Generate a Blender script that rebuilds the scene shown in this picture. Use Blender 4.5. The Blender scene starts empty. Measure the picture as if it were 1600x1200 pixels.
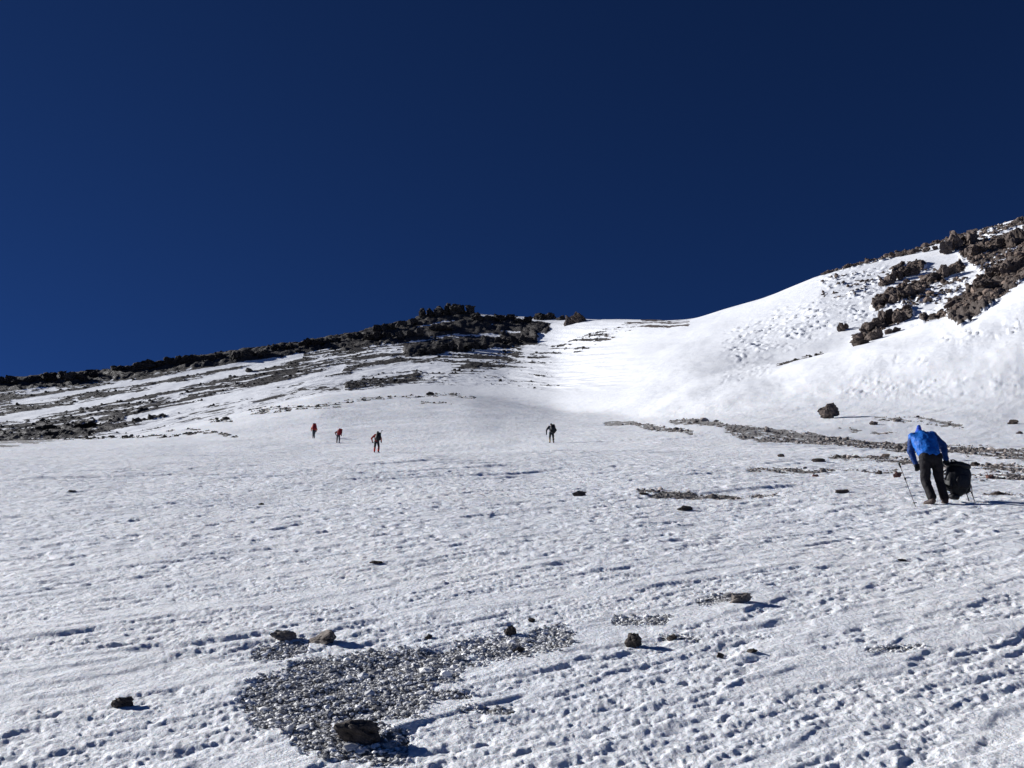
import bpy, bmesh, math, random
import numpy as np
from mathutils import Vector, Matrix, noise as mnoise

# ------------------------------------------------------------------ camera, sky, sun, exposure
SC = bpy.context.scene
COL = SC.collection
PITCH = math.radians(16.2)
FPX = 1570.0                       # focal length in pixels of the 1600 px wide photograph
CAMH = 1.6
cam_d = bpy.data.cameras.new('camera')
cam_d.sensor_width = 36.0
cam_d.lens = 36.0 * FPX / 1600.0
cam_d.clip_start = 0.1
cam_d.clip_end = 20000
cam = bpy.data.objects.new('camera', cam_d)
COL.objects.link(cam)
cam.location = (0, 0, CAMH)
cam.rotation_euler = (math.radians(90) + PITCH, 0, 0)
SC.camera = cam

SUN_AZ = math.radians(69)          # measured from +Y (view direction) towards -X (left)
SUN_EL = math.radians(23)
world = bpy.data.worlds.new('World')
SC.world = world
world.use_nodes = True
wn = world.node_tree.nodes
sky = wn.new('ShaderNodeTexSky')
sky.sky_type = 'NISHITA'
sky.sun_disc = False
sky.sun_elevation = SUN_EL
sky.sun_rotation = -SUN_AZ
sky.altitude = 5000
sky.air_density = 0.38
sky.dust_density = 0.0
sky.ozone_density = 7.5
wn['Background'].inputs['Strength'].default_value = 0.05
sat = wn.new('ShaderNodeHueSaturation')      # the thin, dry air of high altitude: a deeper blue than the model's
sat.inputs['Hue'].default_value = 0.506
sat.inputs['Saturation'].default_value = 1.06
sat.inputs['Value'].default_value = 1.0
world.node_tree.links.new(sky.outputs[0], sat.inputs['Color'])
world.node_tree.links.new(sat.outputs[0], wn['Background'].inputs['Color'])

sun_d = bpy.data.lights.new('sun', 'SUN')
sun_d.energy = 4.6
sun_d.angle = math.radians(0.5)
sun_d.color = (1.0, 0.99, 0.98)
sun = bpy.data.objects.new('sun', sun_d)
COL.objects.link(sun)
SUNV = Vector((-math.sin(SUN_AZ) * math.cos(SUN_EL), math.cos(SUN_AZ) * math.cos(SUN_EL), math.sin(SUN_EL)))
sun.rotation_euler = SUNV.to_track_quat('Z', 'Y').to_euler()
sun.location = SUNV * 100

vs = SC.view_settings
vs.view_transform = 'Standard'
vs.look = 'None'
vs.exposure = 0.66
vs.gamma = 1.0
vs.use_curve_mapping = False

# ------------------------------------------------------------------ helpers
def tag(o, label=None, cat=None, group=None, kind=None):
    if label: o['label'] = label
    if cat: o['category'] = cat
    if group: o['group'] = group
    if kind: o['kind'] = kind
    return o

def link(o, parent=None):
    COL.objects.link(o)
    if parent is not None: o.parent = parent
    return o

def empty(name, loc=(0, 0, 0), rz=0.0):
    o = bpy.data.objects.new(name, None)
    o.empty_display_size = 0.2
    o.location = loc
    o.rotation_euler = (0, 0, rz)
    return link(o)

def sst(a, b, x):
    t = np.clip((x - a) / (b - a), 0, 1)
    return t * t * (3 - 2 * t)

_rng = np.random.RandomState(7)
_P = _rng.permutation(4096).astype(np.int32)
_P = np.concatenate([_P, _P])
_G = _rng.rand(4096).astype(np.float32) * 2 * np.pi
_GX, _GY = np.cos(_G), np.sin(_G)

def hsh(i, j, s=0):
    return _P[(_P[(i + s * 131) & 4095] + j) & 4095]

def pn(x, y, s=0):
    """2D gradient noise, about -0.7..0.7"""
    xi = np.floor(x); yi = np.floor(y)
    fx = (x - xi).astype(np.float32); fy = (y - yi).astype(np.float32)
    i = xi.astype(np.int32); j = yi.astype(np.int32)
    u = fx * fx * fx * (fx * (fx * 6 - 15) + 10); v = fy * fy * fy * (fy * (fy * 6 - 15) + 10)
    def g(a, b, dx, dy):
        h = hsh(i + a, j + b, s)
        return _GX[h] * dx + _GY[h] * dy
    n00 = g(0, 0, fx, fy); n10 = g(1, 0, fx - 1, fy)
    n01 = g(0, 1, fx, fy - 1); n11 = g(1, 1, fx - 1, fy - 1)
    a = n00 + u * (n10 - n00); b = n01 + u * (n11 - n01)
    return a + v * (b - a)

def fbm(x, y, s=0, o=4):
    t = np.zeros(np.shape(x), np.float32); a = 1.0
    for k in range(o):
        t += a * pn(x * 2 ** k, y * 2 ** k, s + k); a *= 0.5
    return t

def worley(x, y, s=0):
    xi = np.floor(x); yi = np.floor(y)
    fx = (x - xi).astype(np.float32); fy = (y - yi).astype(np.float32)
    i = xi.astype(np.int32); j = yi.astype(np.int32)
    d1 = np.full(np.shape(x), 9.0, np.float32); d2 = d1.copy(); idn = np.zeros(np.shape(x), np.float32)
    for a in (-1, 0, 1):
        for b in (-1, 0, 1):
            h = hsh(i + a, j + b, s)
            px = a + (h & 63) / 64.0 - fx; py = b + ((h >> 6) & 63) / 64.0 - fy
            d = px * px + py * py
            m = d < d1
            d2 = np.where(m, d1, np.minimum(d2, d)); idn = np.where(m, h / 4096.0, idn)
            d1 = np.where(m, d, d1)
    return np.sqrt(d1), np.sqrt(d2), idn.astype(np.float32)

CT, ST = math.cos(PITCH), math.sin(PITCH)
def pix_dir(px, py):
    u = (px - 800) / FPX; v = (600 - py) / FPX
    return np.array([u, CT - v * ST, ST + v * CT])

def project(x, y, z):
    z = z - CAMH
    d = y * CT + z * ST
    d = np.where(d < 0.05, 0.05, d)
    return 800 + FPX * x / d, 600 - FPX * (-y * ST + z * CT) / d

# ------------------------------------------------------------------ terrain: layers measured along each bearing
# per column: px, then (py, distance) of: A field, B field crest / bank foot, C behind crest / bank crest, D hollow, E flank, F skyline
COLS = [
 (-900, (712, 70), (702, 130), (712, 180), (700, 250), (672, 360), (655, 430)),
 (-400, (710, 70), (698, 130), (708, 180), (690, 250), (650, 370), (618, 440)),
 (0,    (709, 70), (690, 140), (697, 190), (682, 260), (632, 380), (593, 450)),
 (120,  (708, 70), (686, 140), (692, 190), (672, 265), (618, 385), (584, 455)),
 (200,  (707, 70), (681, 140), (687, 190), (660, 270), (606, 390), (575, 460)),
 (300,  (707, 70), (663, 165), (667, 210), (640, 290), (590, 400), (560, 460)),
 (400,  (706, 70), (640, 190), (645, 230), (620, 300), (575, 410), (546, 470)),
 (500,  (705, 70), (616, 225), (618, 250), (600, 320), (560, 420), (532, 480)),
 (600,  (704, 70), (613, 240), (606, 280), (590, 340), (545, 430), (511, 490)),
 (690,  (702, 70), (615, 245), (607, 285), (585, 345), (535, 440), (488, 500)),
 (735,  (701, 70), (618, 240), (610, 285), (585, 345), (535, 440), (490, 500)),
 (800,  (700, 70), (629, 230), (612, 280), (588, 345), (538, 440), (494, 500)),
 (870,  (697, 70), (642, 205), (620, 245), (592, 315), (545, 410), (498, 490)),
 (935,  (695, 70), (649, 170), (620, 212), (588, 275), (542, 365), (499, 455)),
 (1000, (693, 70), (654, 140), (617, 185), (582, 240), (538, 325), (499, 415)),
 (1075, (690, 70), (652, 122), (606, 168), (576, 210), (535, 285), (501, 365)),
 (1200, (687, 70), (640, 115), (579, 172), (567, 205), (508, 272), (463, 350)),
 (1290, (685, 70), (634, 110), (554, 172), (545, 208), (481, 272), (426, 348)),
 (1400, (684, 70), (626, 106), (522, 168), (512, 206), (455, 275), (401, 345)),
 (1500, (684, 70), (620, 102), (491, 166), (482, 215), (427, 280), (371, 345)),
 (1600, (684, 70), (614, 100), (457, 160), (449, 210), (392, 280), (339, 345)),
 (2000, (684, 70), (596, 100), (350, 155), (342, 200), (285, 285), (220, 350)),
 (2600, (690, 70), (600, 100), (330, 155), (322, 200), (250, 285), (180, 350)),
]
d2r = math.pi / 180
az_f = np.linspace(-29.6, 29.6, 820)
az_l = np.concatenate([-180 + np.linspace(0, 1, 26)[:-1] * 125, -55 + np.linspace(0, 1, 46)[:-1] * 25.4])
AZ = np.concatenate([az_l, az_f, -az_l[::-1]]) * d2r
NA = len(AZ)
R = np.concatenate([
    np.linspace(0.6, 4.0, 40)[:-1],
    np.exp(np.arange(math.log(4.0), math.log(60), 0.0038)),
    np.exp(np.arange(math.log(60), math.log(240), 0.008)),
    np.arange(240, 530, 1.0),
    np.exp(np.linspace(math.log(530), math.log(3500), 22))])
NR = len(R)

_c2 = []
for c in COLS:
    if c[0] >= 1290:                       # the bank crest hides a shallow hollow
        C, D = c[3], c[4]
        w = min(1.0, (c[0] - 1200) / 200)
        c = c[:4] + ((C[0] + 10 * w - 7, C[1] + 34),) + c[5:]
    _c2.append(c)
COLS = _c2
NL = 6
lay_m = np.zeros((NL, NA)); lay_r = np.zeros((NL, NA))
for l in range(NL):
    pts = []
    for c in COLS:
        py, Y = c[1 + l]
        d = pix_dir(c[0], py)
        pts.append((math.atan2(d[0], d[1]), d[2] / d[1], Y))
    pts.sort()
    pa = np.array([p[0] for p in pts])
    fine = np.linspace(pa[0], pa[-1], 3000)
    ker = np.exp(-0.5 * (np.arange(-90, 91) * (fine[1] - fine[0]) / (0.55 * d2r)) ** 2); ker /= ker.sum()
    def smooth(v):
        return np.convolve(np.pad(v, 90, mode='edge'), ker, mode='valid')
    fm = smooth(np.interp(fine, pa, [p[1] for p in pts]))
    fY = smooth(np.interp(fine, pa, [p[2] for p in pts]))
    ac = np.clip(AZ, pa[0], pa[-1])
    lay_m[l] = np.interp(ac, fine, fm)
    lay_r[l] = np.interp(ac, fine, fY) / np.maximum(np.cos(ac), 0.45)
ca = np.cos(AZ); sa = np.sin(AZ)
def plane_z(x, y):
    return 0.2493 * y + 0.011 * x

def pchip(xk, yk, x, crest=None):
    h = np.diff(xk); dl = np.diff(yk) / h
    m = np.zeros_like(yk)
    for i in range(1, len(xk) - 1):
        if dl[i - 1] * dl[i] > 0:
            w1 = 2 * h[i] + h[i - 1]; w2 = h[i] + 2 * h[i - 1]
            m[i] = (w1 + w2) / (w1 / dl[i - 1] + w2 / dl[i])
    m[0] = dl[0]; m[-1] = dl[-1]
    if crest is not None: m[crest] = min(dl[crest - 1], (yk[crest] - CAMH) / xk[crest])
    k = np.clip(np.searchsorted(xk, x) - 1, 0, len(h) - 1)
    t = (x - xk[k]) / h[k]
    return ((2 * t**3 - 3 * t**2 + 1) * yk[k] + (t**3 - 2 * t**2 + t) * h[k] * m[k]
            + (-2 * t**3 + 3 * t**2) * yk[k + 1] + (t**3 - t**2) * h[k] * m[k + 1])

Z = np.zeros((NR, NA)); TL = np.zeros((NR, NA))
for a in range(NA):
    cosA = max(ca[a], 0.45)
    xk = [0.0, 22.0, 45.0]; yk = [plane_z(q * sa[a], q * cosA) for q in xk]
    rA, rB = lay_r[0, a], lay_r[1, a]
    zA = lay_m[0, a] * rA * cosA + CAMH; zB = 0.0
    tl = [-2, -1, -.5]
    for l in range(NL):
        r_, z_ = lay_r[l, a], lay_m[l, a] * lay_r[l, a] * cosA + CAMH
        if l == 1:
            rC = lay_r[2, a]; zC = lay_m[2, a] * rC * cosA + CAMH
            xk += [r_ - .10 * (r_ - rA), r_ + .10 * (rC - r_)]; yk += [z_ - .10 * (z_ - zA), z_ + .10 * (zC - z_)]; tl += [.9, 1.1]
        else:
            xk.append(r_); yk.append(z_); tl.append(l)
    zF = yk[-1]
    xk += [lay_r[5, a] + 60, 1500, 3600]; yk += [zF - 14, zF - 250, zF - 900]
    xk = np.array(xk); yk = np.array(yk)
    Z[:, a] = pchip(xk, yk, R, len(xk) - 4)
    TL[:, a] = np.interp(R, xk, tl + [6, 7, 8])
X = R[:, None] * sa[None, :]; Yg = R[:, None] * ca[None, :]
wside = sst(42 * d2r, 85 * d2r, np.abs(AZ))[None, :]
farz = plane_z(X, np.clip(Yg, -2500, 160))
Z = Z * (1 - wside) + farz * wside
X = X.astype(np.float32); Yg = Yg.astype(np.float32)
PX, PY = project(X, Yg, Z)
front = (np.abs(AZ) < 45 * d2r)[None, :] & (R[:, None] > 2.5)
PX = np.where(front, PX, -9999.0); PY = np.where(front, PY, -9999.0)

# ---- bare-ground cover: (polyline in photo coordinates of the surface point, half width, strength)
RIDGE = [
 ([(-100,650),(0,638),(200,612),(400,578),(560,553)], 36, .56),
 ([(560,560),(700,570),(800,556)], 26, .42),
 ([(-300,622),(-60,603),(0,599),(60,598),(120,590),(200,582),(270,570),(330,563),(400,554),(480,542),(560,528),(620,510),(690,492),(735,492)], 10, .97),
 ([(540,540),(640,524),(720,510),(800,506),(850,512)], 10, .92),
 ([(640,548),(700,540),(780,535),(830,527)], 11, .95),
 ([(540,566),(640,560),(720,565),(800,552)], 20, .54),
 ([(700,520),(780,520),(850,515)], 10, .6),
 ([(0,614),(60,610),(150,602)], 9, .6),
 ([(150,606),(300,580),(420,560),(540,545)], 8, .52),
 ([(40,640),(160,628),(300,600),(400,580),(480,568)], 6, .5),
 ([(0,664),(120,652),(230,632),(340,608),(440,587),(500,577)], 11, .57),
 ([(0,684),(60,680),(120,670),(180,658),(250,645)], 14, .68),
 ([(250,640),(330,622),(420,605)], 10, .45),
 ([(545,603),(600,597),(650,590)], 8, .64),
 ([(830,560),(900,535),(980,512),(1070,504)], 9, .44),
 ([(900,548),(960,525)], 5, .45),
 ([(1005,500),(1075,504)], 4, .5)]
FIELD = [
 ([(1215,571),(1250,560),(1285,552)], 2.0, .62),
 ([(460,609),(500,606),(530,609)], 3, .56),
 ([(395,643),(450,637),(530,632)], 4.5, .50),
 ([(530,628),(600,622),(700,617),(740,622)], 3, .44),
 ([(330,657),(362,657)], 3, .5),
 ([(100,687),(250,682),(330,676)], 2, .45),
 ([(260,674),(300,671),(370,682)], 2, .45),
 ([(660,630),(705,630)], 2.5, .45)]
SLOPE = [
 ([(1640,350),(1600,368),(1560,383),(1510,392)], 14, .72),
 ([(1700,370),(1610,400),(1575,430),(1540,455),(1500,487)], 20, .97),
 ([(1540,472),(1480,492),(1440,502)], 4, .85),
 ([(1500,420),(1450,440),(1400,460),(1370,478)], 8, .8),
 ([(1420,490),(1380,506),(1340,530)], 8, .8),
 ([(1500,372),(1515,395)], 16, .72),
 ([(1400,428),(1440,415)], 9, .66),
 ([(1280,424),(1340,413),(1420,393),(1480,375)], 5, .55),
 ([(1300,450),(1400,440),(1500,440)], 26, .36),
 ([(1520,375),(1600,352)], 12, .5), ([(1530,410),(1600,385)], 20, .55),
 ([(1420,470),(1500,450)], 22, .42)]
MORAINE = [
 ([(948,661),(990,661),(1012,668),(1080,678)], 4.2, .8),
 ([(1050,659),(1100,661),(1140,669),(1200,676),(1300,685),(1400,695),(1425,697)], 4.6, .8),
 ([(1140,674),(1200,684),(1300,692),(1420,703),(1500,704),(1600,712),(1700,716)], 8, .72),
 ([(1300,716),(1400,722),(1480,728),(1600,735)], 5, .62),
 ([(1170,735),(1300,738),(1400,738)], 4, .52),
 ([(1480,747),(1600,745)], 8, .5),
 ([(1000,776),(1100,779),(1230,779)], 4.5, .5),
 ([(1370,655),(1450,658),(1500,665)], 5, .52),
 ([(1310,672),(1400,676)], 3, .45),
 ([(1540,776),(1610,775)], 4, .5)]
GRAVEL = [
 ([(425,1100),(520,1100),(630,1082)], 42, .95),
 ([(470,1062),(600,1046),(700,1042)], 24, .95),
 ([(690,1032),(780,1015),(880,998)], 18, .66),
 ([(480,1152),(560,1166),(610,1166)], 27, .9),
 ([(405,1024),(470,1012)], 11, .85),
 ([(965,971),(1038,970)], 8, .68),
 ([(1095,941),(1150,938)], 6, .72),
 ([(1035,996),(1090,1000)], 5, .55),
 ([(1358,1022),(1440,1014)], 5, .66),
 ([(720,1112),(800,1115)], 6, .48),
 ([(640,1082),(730,1092)], 8, .6)]
def strokes(lst):
    S = np.zeros(PX.shape, np.float32)
    for pts, hw, st in lst:
        xs = [p[0] for p in pts]; ys = [p[1] for p in pts]
        m = (PX > min(xs) - 2 * hw) & (PX < max(xs) + 2 * hw) & (PY > min(ys) - 2 * hw) & (PY < max(ys) + 2 * hw)
        if not m.any(): continue
        qx = PX[m]; qy = PY[m]; d = np.full(qx.shape, 1e9)
        for (x0, y0), (x1, y1) in zip(pts[:-1], pts[1:]):
            vx, vy = x1 - x0, y1 - y0
            t = np.clip(((qx - x0) * vx + (qy - y0) * vy) / (vx * vx + vy * vy), 0, 1)
            d = np.minimum(d, np.hypot(qx - x0 - t * vx, qy - y0 - t * vy))
        S[m] = np.maximum(S[m], st * (1 - sst(0.45 * hw, 1.7 * hw, d)))
    return S

TLf = TL.astype(np.float32)
uu = (np.arctan2(X, Yg) * 450).astype(np.float32)
vv = TLf * 45
warp = 3 * fbm(uu / 25, vv / 12, 3, 3)
nz_r = fbm(uu / 24, (vv + warp) / 3.0, 11, 5)
nz_f = fbm(uu / 2.2, vv / 1.2, 19, 2)
CLEAR = [([(-60,668),(0,655),(140,632),(280,603),(400,574),(470,556)], 3.6, 1.0), ([(20,628),(180,604),(330,577),(430,560)], 2.6, .9),
         ([(200,655),(330,628),(430,603),(530,578)], 4, 1.0), ([(560,585),(640,572),(700,578)], 5, .7), ([(480,598),(560,588)], 4, .9)]
S_c = strokes(CLEAR)                       # long wind-filled snow streaks running down the flank
S_r = strokes(RIDGE) * (1 - 0.75 * S_c); S_s = strokes(SLOPE)
far = (TLf > 1.4) & (np.abs(AZ) < 50 * d2r)[None, :]
def cover(S, n, amp):
    return sst(0.44, 0.58, S + amp * n * sst(0.0, 0.45, S)).astype(np.float32)
thin = sst(0.22, 0.55, nz_r + 0.5 * nz_f) * 0.8 * sst(2.0, 2.6, TLf) * (1 - sst(820, 930, PX)) * (1 - S_c)   # sparse stones on the ridge flank
M_r = np.maximum(cover(S_r, nz_r * 0.55 + nz_f * 0.25, 1.0), thin * far)
dust = (0.66 * sst(-0.1, 0.5, fbm(uu / 30, (vv + 2 * warp) / 2.4, 17, 4)) * sst(1.9, 2.5, TLf) * (1 - sst(5.0, 5.1, TLf)) * (1 - sst(640, 800, PX))) * far * (1 - S_c)
M_s = cover(S_s, nz_r * 0.35 + nz_f * 0.35, 1.0)
rw0 = R[:, None].astype(np.float32) + 0 * X
nf1 = fbm(X / 1.1, Yg / 2.5, 31, 4)
nfar = fbm(uu / 5, rw0 / 4.0, 33, 4)
M_f = cover(strokes(FIELD), nfar * 0.8, 1.0)
S_mo = strokes(MORAINE)
nmo = nf1 * 0.55 + 0.4 * fbm(X / .45, Yg / 1.6, 34, 3)
M_m = np.maximum(sst(.36, .72, S_mo + nmo * sst(0, .4, S_mo)).astype(np.float32), M_f)
M_mw = sst(.12, .85, S_mo + nmo * sst(0, .3, S_mo)).astype(np.float32)
ng = fbm(X / 0.22, Yg / 0.28, 41, 4)
S_g = strokes(GRAVEL)
ng2 = fbm(X / 0.07, Yg / 0.10, 43, 3)
M_g = sst(0.36, 0.72, S_g + (ng * 0.42 + ng2 * 0.30) * sst(0.0, 0.4, S_g)).astype(np.float32)
M_gw = sst(0.10, 0.75, S_g + (ng * 0.5 + ng2 * 0.4) * sst(0.0, 0.3, S_g)).astype(np.float32)

# ---- relief
rw = R[:, None].astype(np.float32) + 0 * X
def fade(scale):                     # drop relief the mesh cannot carry at that distance
    return 1 - sst(scale * 55, scale * 130, rw)
# broad undulation
wx, wy = 0.80, 0.60                  # wind direction on the ground
s_al = X * wx + Yg * wy; s_ac = -X * wy + Yg * wx
nearf = 1 - sst(1.0, 2.0, TLf)
Dz = np.zeros_like(X)
Dz += 0.10 * fbm(X / 6, Yg / 8, 51, 2) * sst(5, 16, rw) * nearf
Dz += 0.35 * fbm(X / 26, Yg / 26, 53, 2) * sst(25, 80, rw) * nearf
# wind-packed drifts with a sharp lee edge
dn = fbm(s_al / 2.6, s_ac / 0.75, 61, 3)
drift = sst(-0.02, 0.07, dn)
soft = sst(-0.05, 0.30, dn + 0.6 * pn(s_al / 1.0, s_ac / .35, 66))
dn2 = fbm(s_al / 0.9, s_ac / 0.24, 63, 2)
Dz += nearf * (0.020 * drift * sst(-.25, .25, pn(X / 1.7, Yg / 2.1, 67)) + 0.010 * sst(-0.05, 0.15, dn2)) * fade(0.5)
dn3 = fbm(s_al / 11, s_ac / 3.2, 64, 3)
Dz += nearf * 0.05 * sst(-0.03, 0.08, dn3) * sst(9, 25, rw) * sst(-.2, .3, pn(X / 7, Yg / 9, 68))
# sun cups
cupx = X + 0.05 * pn(X / .13, Yg / .13, 71); cupy = Yg + 0.05 * pn(X / .13, Yg / .13, 72)
f1, f2, _i = worley(cupx / 0.125, cupy / 0.15, 73)
cup = np.clip(f2 - f1, 0, .8)
rough = 1 - 0.86 * soft
lump = np.maximum(0, pn(s_al / .11, s_ac / .062, 75)) + 0.6 * np.maximum(0, pn(s_al / .05, s_ac / .034, 76))
pits = sst(0.05, 0.40, fbm(s_al / .17 + .5 * pn(X / .05, Yg / .05, 70), s_ac / .09, 77, 3))
bigp = sst(0.18, 0.46, fbm(s_al / .5, s_ac / .26, 78, 4)) * (0.5 + 0.5 * sst(0.3, 1.4, X))
micro = np.maximum(0, pn(X / .05, Yg / .06, 79)) + 0.5 * pn(X / .026, Yg / .03, 80)
near_relief = rough * (-0.006 * cup + 0.010 * lump - 0.009 * pits + 0.009 * micro) - 0.010 * bigp * rough
Dz += nearf * near_relief * fade(0.14)
mid = (0.020 * np.abs(pn(X / .55, Yg / .55, 81)) + 0.022 * np.maximum(0, pn(X / .20, Yg / .24, 82)) + 0.024 * np.maximum(0, pn(X / .11, Yg / .14, 83)) - 0.020 * sst(.10, .45, fbm(X / .4, Yg / .4, 84, 4)))
Dz += nearf * mid * sst(7, 15, rw) * fade(0.45) * (1 - 0.5 * drift)
Dz += nearf * (0.04 * pn(s_al / 2.2, s_ac / 1.0, 85) + 0.04 * np.abs(pn(X / .7, Yg / .8, 86)) + 0.035 * np.maximum(0, pn(X / .35, Yg / .6, 87))) * sst(14, 36, rw) * (1 - sst(220, 320, rw))
# bare ground sits lower than the snow around it
Dz -= 0.014 * M_g
Dz += M_m * (0.04 * np.abs(pn(X / .8, Yg / 1.0, 91)) + 0.02 * pn(X / .3, Yg / .5, 92) - 0.03)
# far relief
w1, w2, wi = worley(uu / 7, vv / 5, 95)
blk = (wi - 0.3) * 2.0 + 1.2 * (0.6 - w1)
w3, w4, wj = worley(uu / 2.6, vv / 2.2, 96)
blk2 = (wj - 0.3) * 0.9 + 0.6 * (0.5 - w3)
sky_damp = 1 - 0.15 * sst(4.6, 5.0, TLf)
Dz += np.where(far, M_r * (0.22 + 0.78 * sst(0.55, 0.85, S_r)) * (blk * 0.8 + blk2) * sky_damp * (1 - sst(930, 1000, PX) * .8), 0)
Dz += np.where(far, M_s * (blk * 0.7 + blk2), 0)
Dz += np.where(far, 0.40 * pn(uu / 12, vv / 4, 97) + 0.14 * pn(uu / 4, vv / 1.5, 98), 0) * (1 - sst(900, 1040, PX)) * sst(2.0, 2.6, TLf)
# blocky snow debris on the right-hand slope and bank
DEB = [([(1160,540),(1230,515),(1320,480),(1390,470)], 26, .8), ([(1290,440),(1380,430)], 16, .6),
       ([(1430,485),(1500,450)], 22, .85), ([(1480,530),(1540,522),(1600,505)], 9, .95), ([(1130,590),(1200,575)], 9, .5),
       ([(1330,606),(1400,602),(1500,606),(1620,600)], 14, .45), ([(1400,562),(1450,566)], 7, .4), ([(1200,500),(1290,470)], 12, .5)]
S_d = strokes(DEB)
deb = np.clip(S_d * 1.25, 0, 1) * sst(-.30, .25, fbm(uu / 9, vv / 5, 101, 4))
w5, w6, wk = worley(uu / 2.3, np.log(np.clip(rw, 50, 900)) * 190, 103)
Dz += deb * ((wk - .4) * 0.9 + 0.5 * (0.5 - w5)) * (1 - M_s) * np.clip(rw / 420, .1, 1)
Dz += 0.5 * pn(uu / 22, rw / 20, 104) * sst(930, 1060, PX) * sst(0.9, 1.5, TLf)
Dz += 0.07 * pn(uu / 5, rw / 7, 105) * sst(930, 1060, PX) * sst(0.8, 1.3, TLf)
inside = (1 - wside).astype(np.float32)
ZF = (Z + Dz * np.maximum(inside, 0.3)).astype(np.float32)
BARE = np.maximum(np.maximum(np.maximum(M_r, dust), M_s), np.maximum(M_m, M_g))

def gsample(arr, x, y):
    az = np.arctan2(x, y); r = np.hypot(x, y)
    i = np.clip(np.searchsorted(AZ, az) - 1, 0, NA - 2); j = np.clip(np.searchsorted(R, r) - 1, 0, NR - 2)
    fa = np.clip((az - AZ[i]) / (AZ[i + 1] - AZ[i]), 0, 1); fr = np.clip((r - R[j]) / (R[j + 1] - R[j]), 0, 1)
    return ((arr[j, i] * (1 - fa) + arr[j, i + 1] * fa) * (1 - fr) + (arr[j + 1, i] * (1 - fa) + arr[j + 1, i + 1] * fa) * fr)

_t = np.exp(np.linspace(math.log(2.5), math.log(650), 9000))
def ground_at(px, py, limit=1e9):
    """where the line of sight through a photo point first meets the ground"""
    d = pix_dir(px, py)
    q = _t[:, None] * d[None, :]
    h = gsample(ZF, q[:, 0], q[:, 1]); below = (q[:, 2] + CAMH) < h
    k = int(np.argmax(below)) if below.any() else len(_t) - 1
    if not below.any():
        k = int(np.argmin((q[:, 2] + CAMH) - h + 1e6 * (_t < 150)))
    return np.array([q[k, 0], q[k, 1], h[k]])
def hz(x, y):
    return float(gsample(ZF, np.array([x]), np.array([y]))[0])

# ------------------------------------------------------------------ materials
def new_mat(name):
    m = bpy.data.materials.new(name); m.use_nodes = True
    nt = m.node_tree; b = nt.nodes['Principled BSDF']
    return m, nt, b
def nd(nt, t, **kw):
    n = nt.nodes.new(t)
    for k, v in kw.items(): setattr(n, k, v)
    return n
def noise_n(nt, scale, detail=4, rough=0.6, vec=None):
    n = nd(nt, 'ShaderNodeTexNoise'); n.inputs['Scale'].default_value = scale
    n.inputs['Detail'].default_value = detail; n.inputs['Roughness'].default_value = rough
    if vec is not None: nt.links.new(vec, n.inputs['Vector'])
    return n
def ramp(nt, fac, stops):
    r = nd(nt, 'ShaderNodeValToRGB')
    e = r.color_ramp.elements
    e[0].position = stops[0][0]; e[0].color = (*stops[0][1], 1)
    e[1].position = stops[-1][0]; e[1].color = (*stops[-1][1], 1)
    for p, c in stops[1:-1]:
        q = e.new(p); q.color = (*c, 1)
    nt.links.new(fac, r.inputs['Fac'])
    return r

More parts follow.
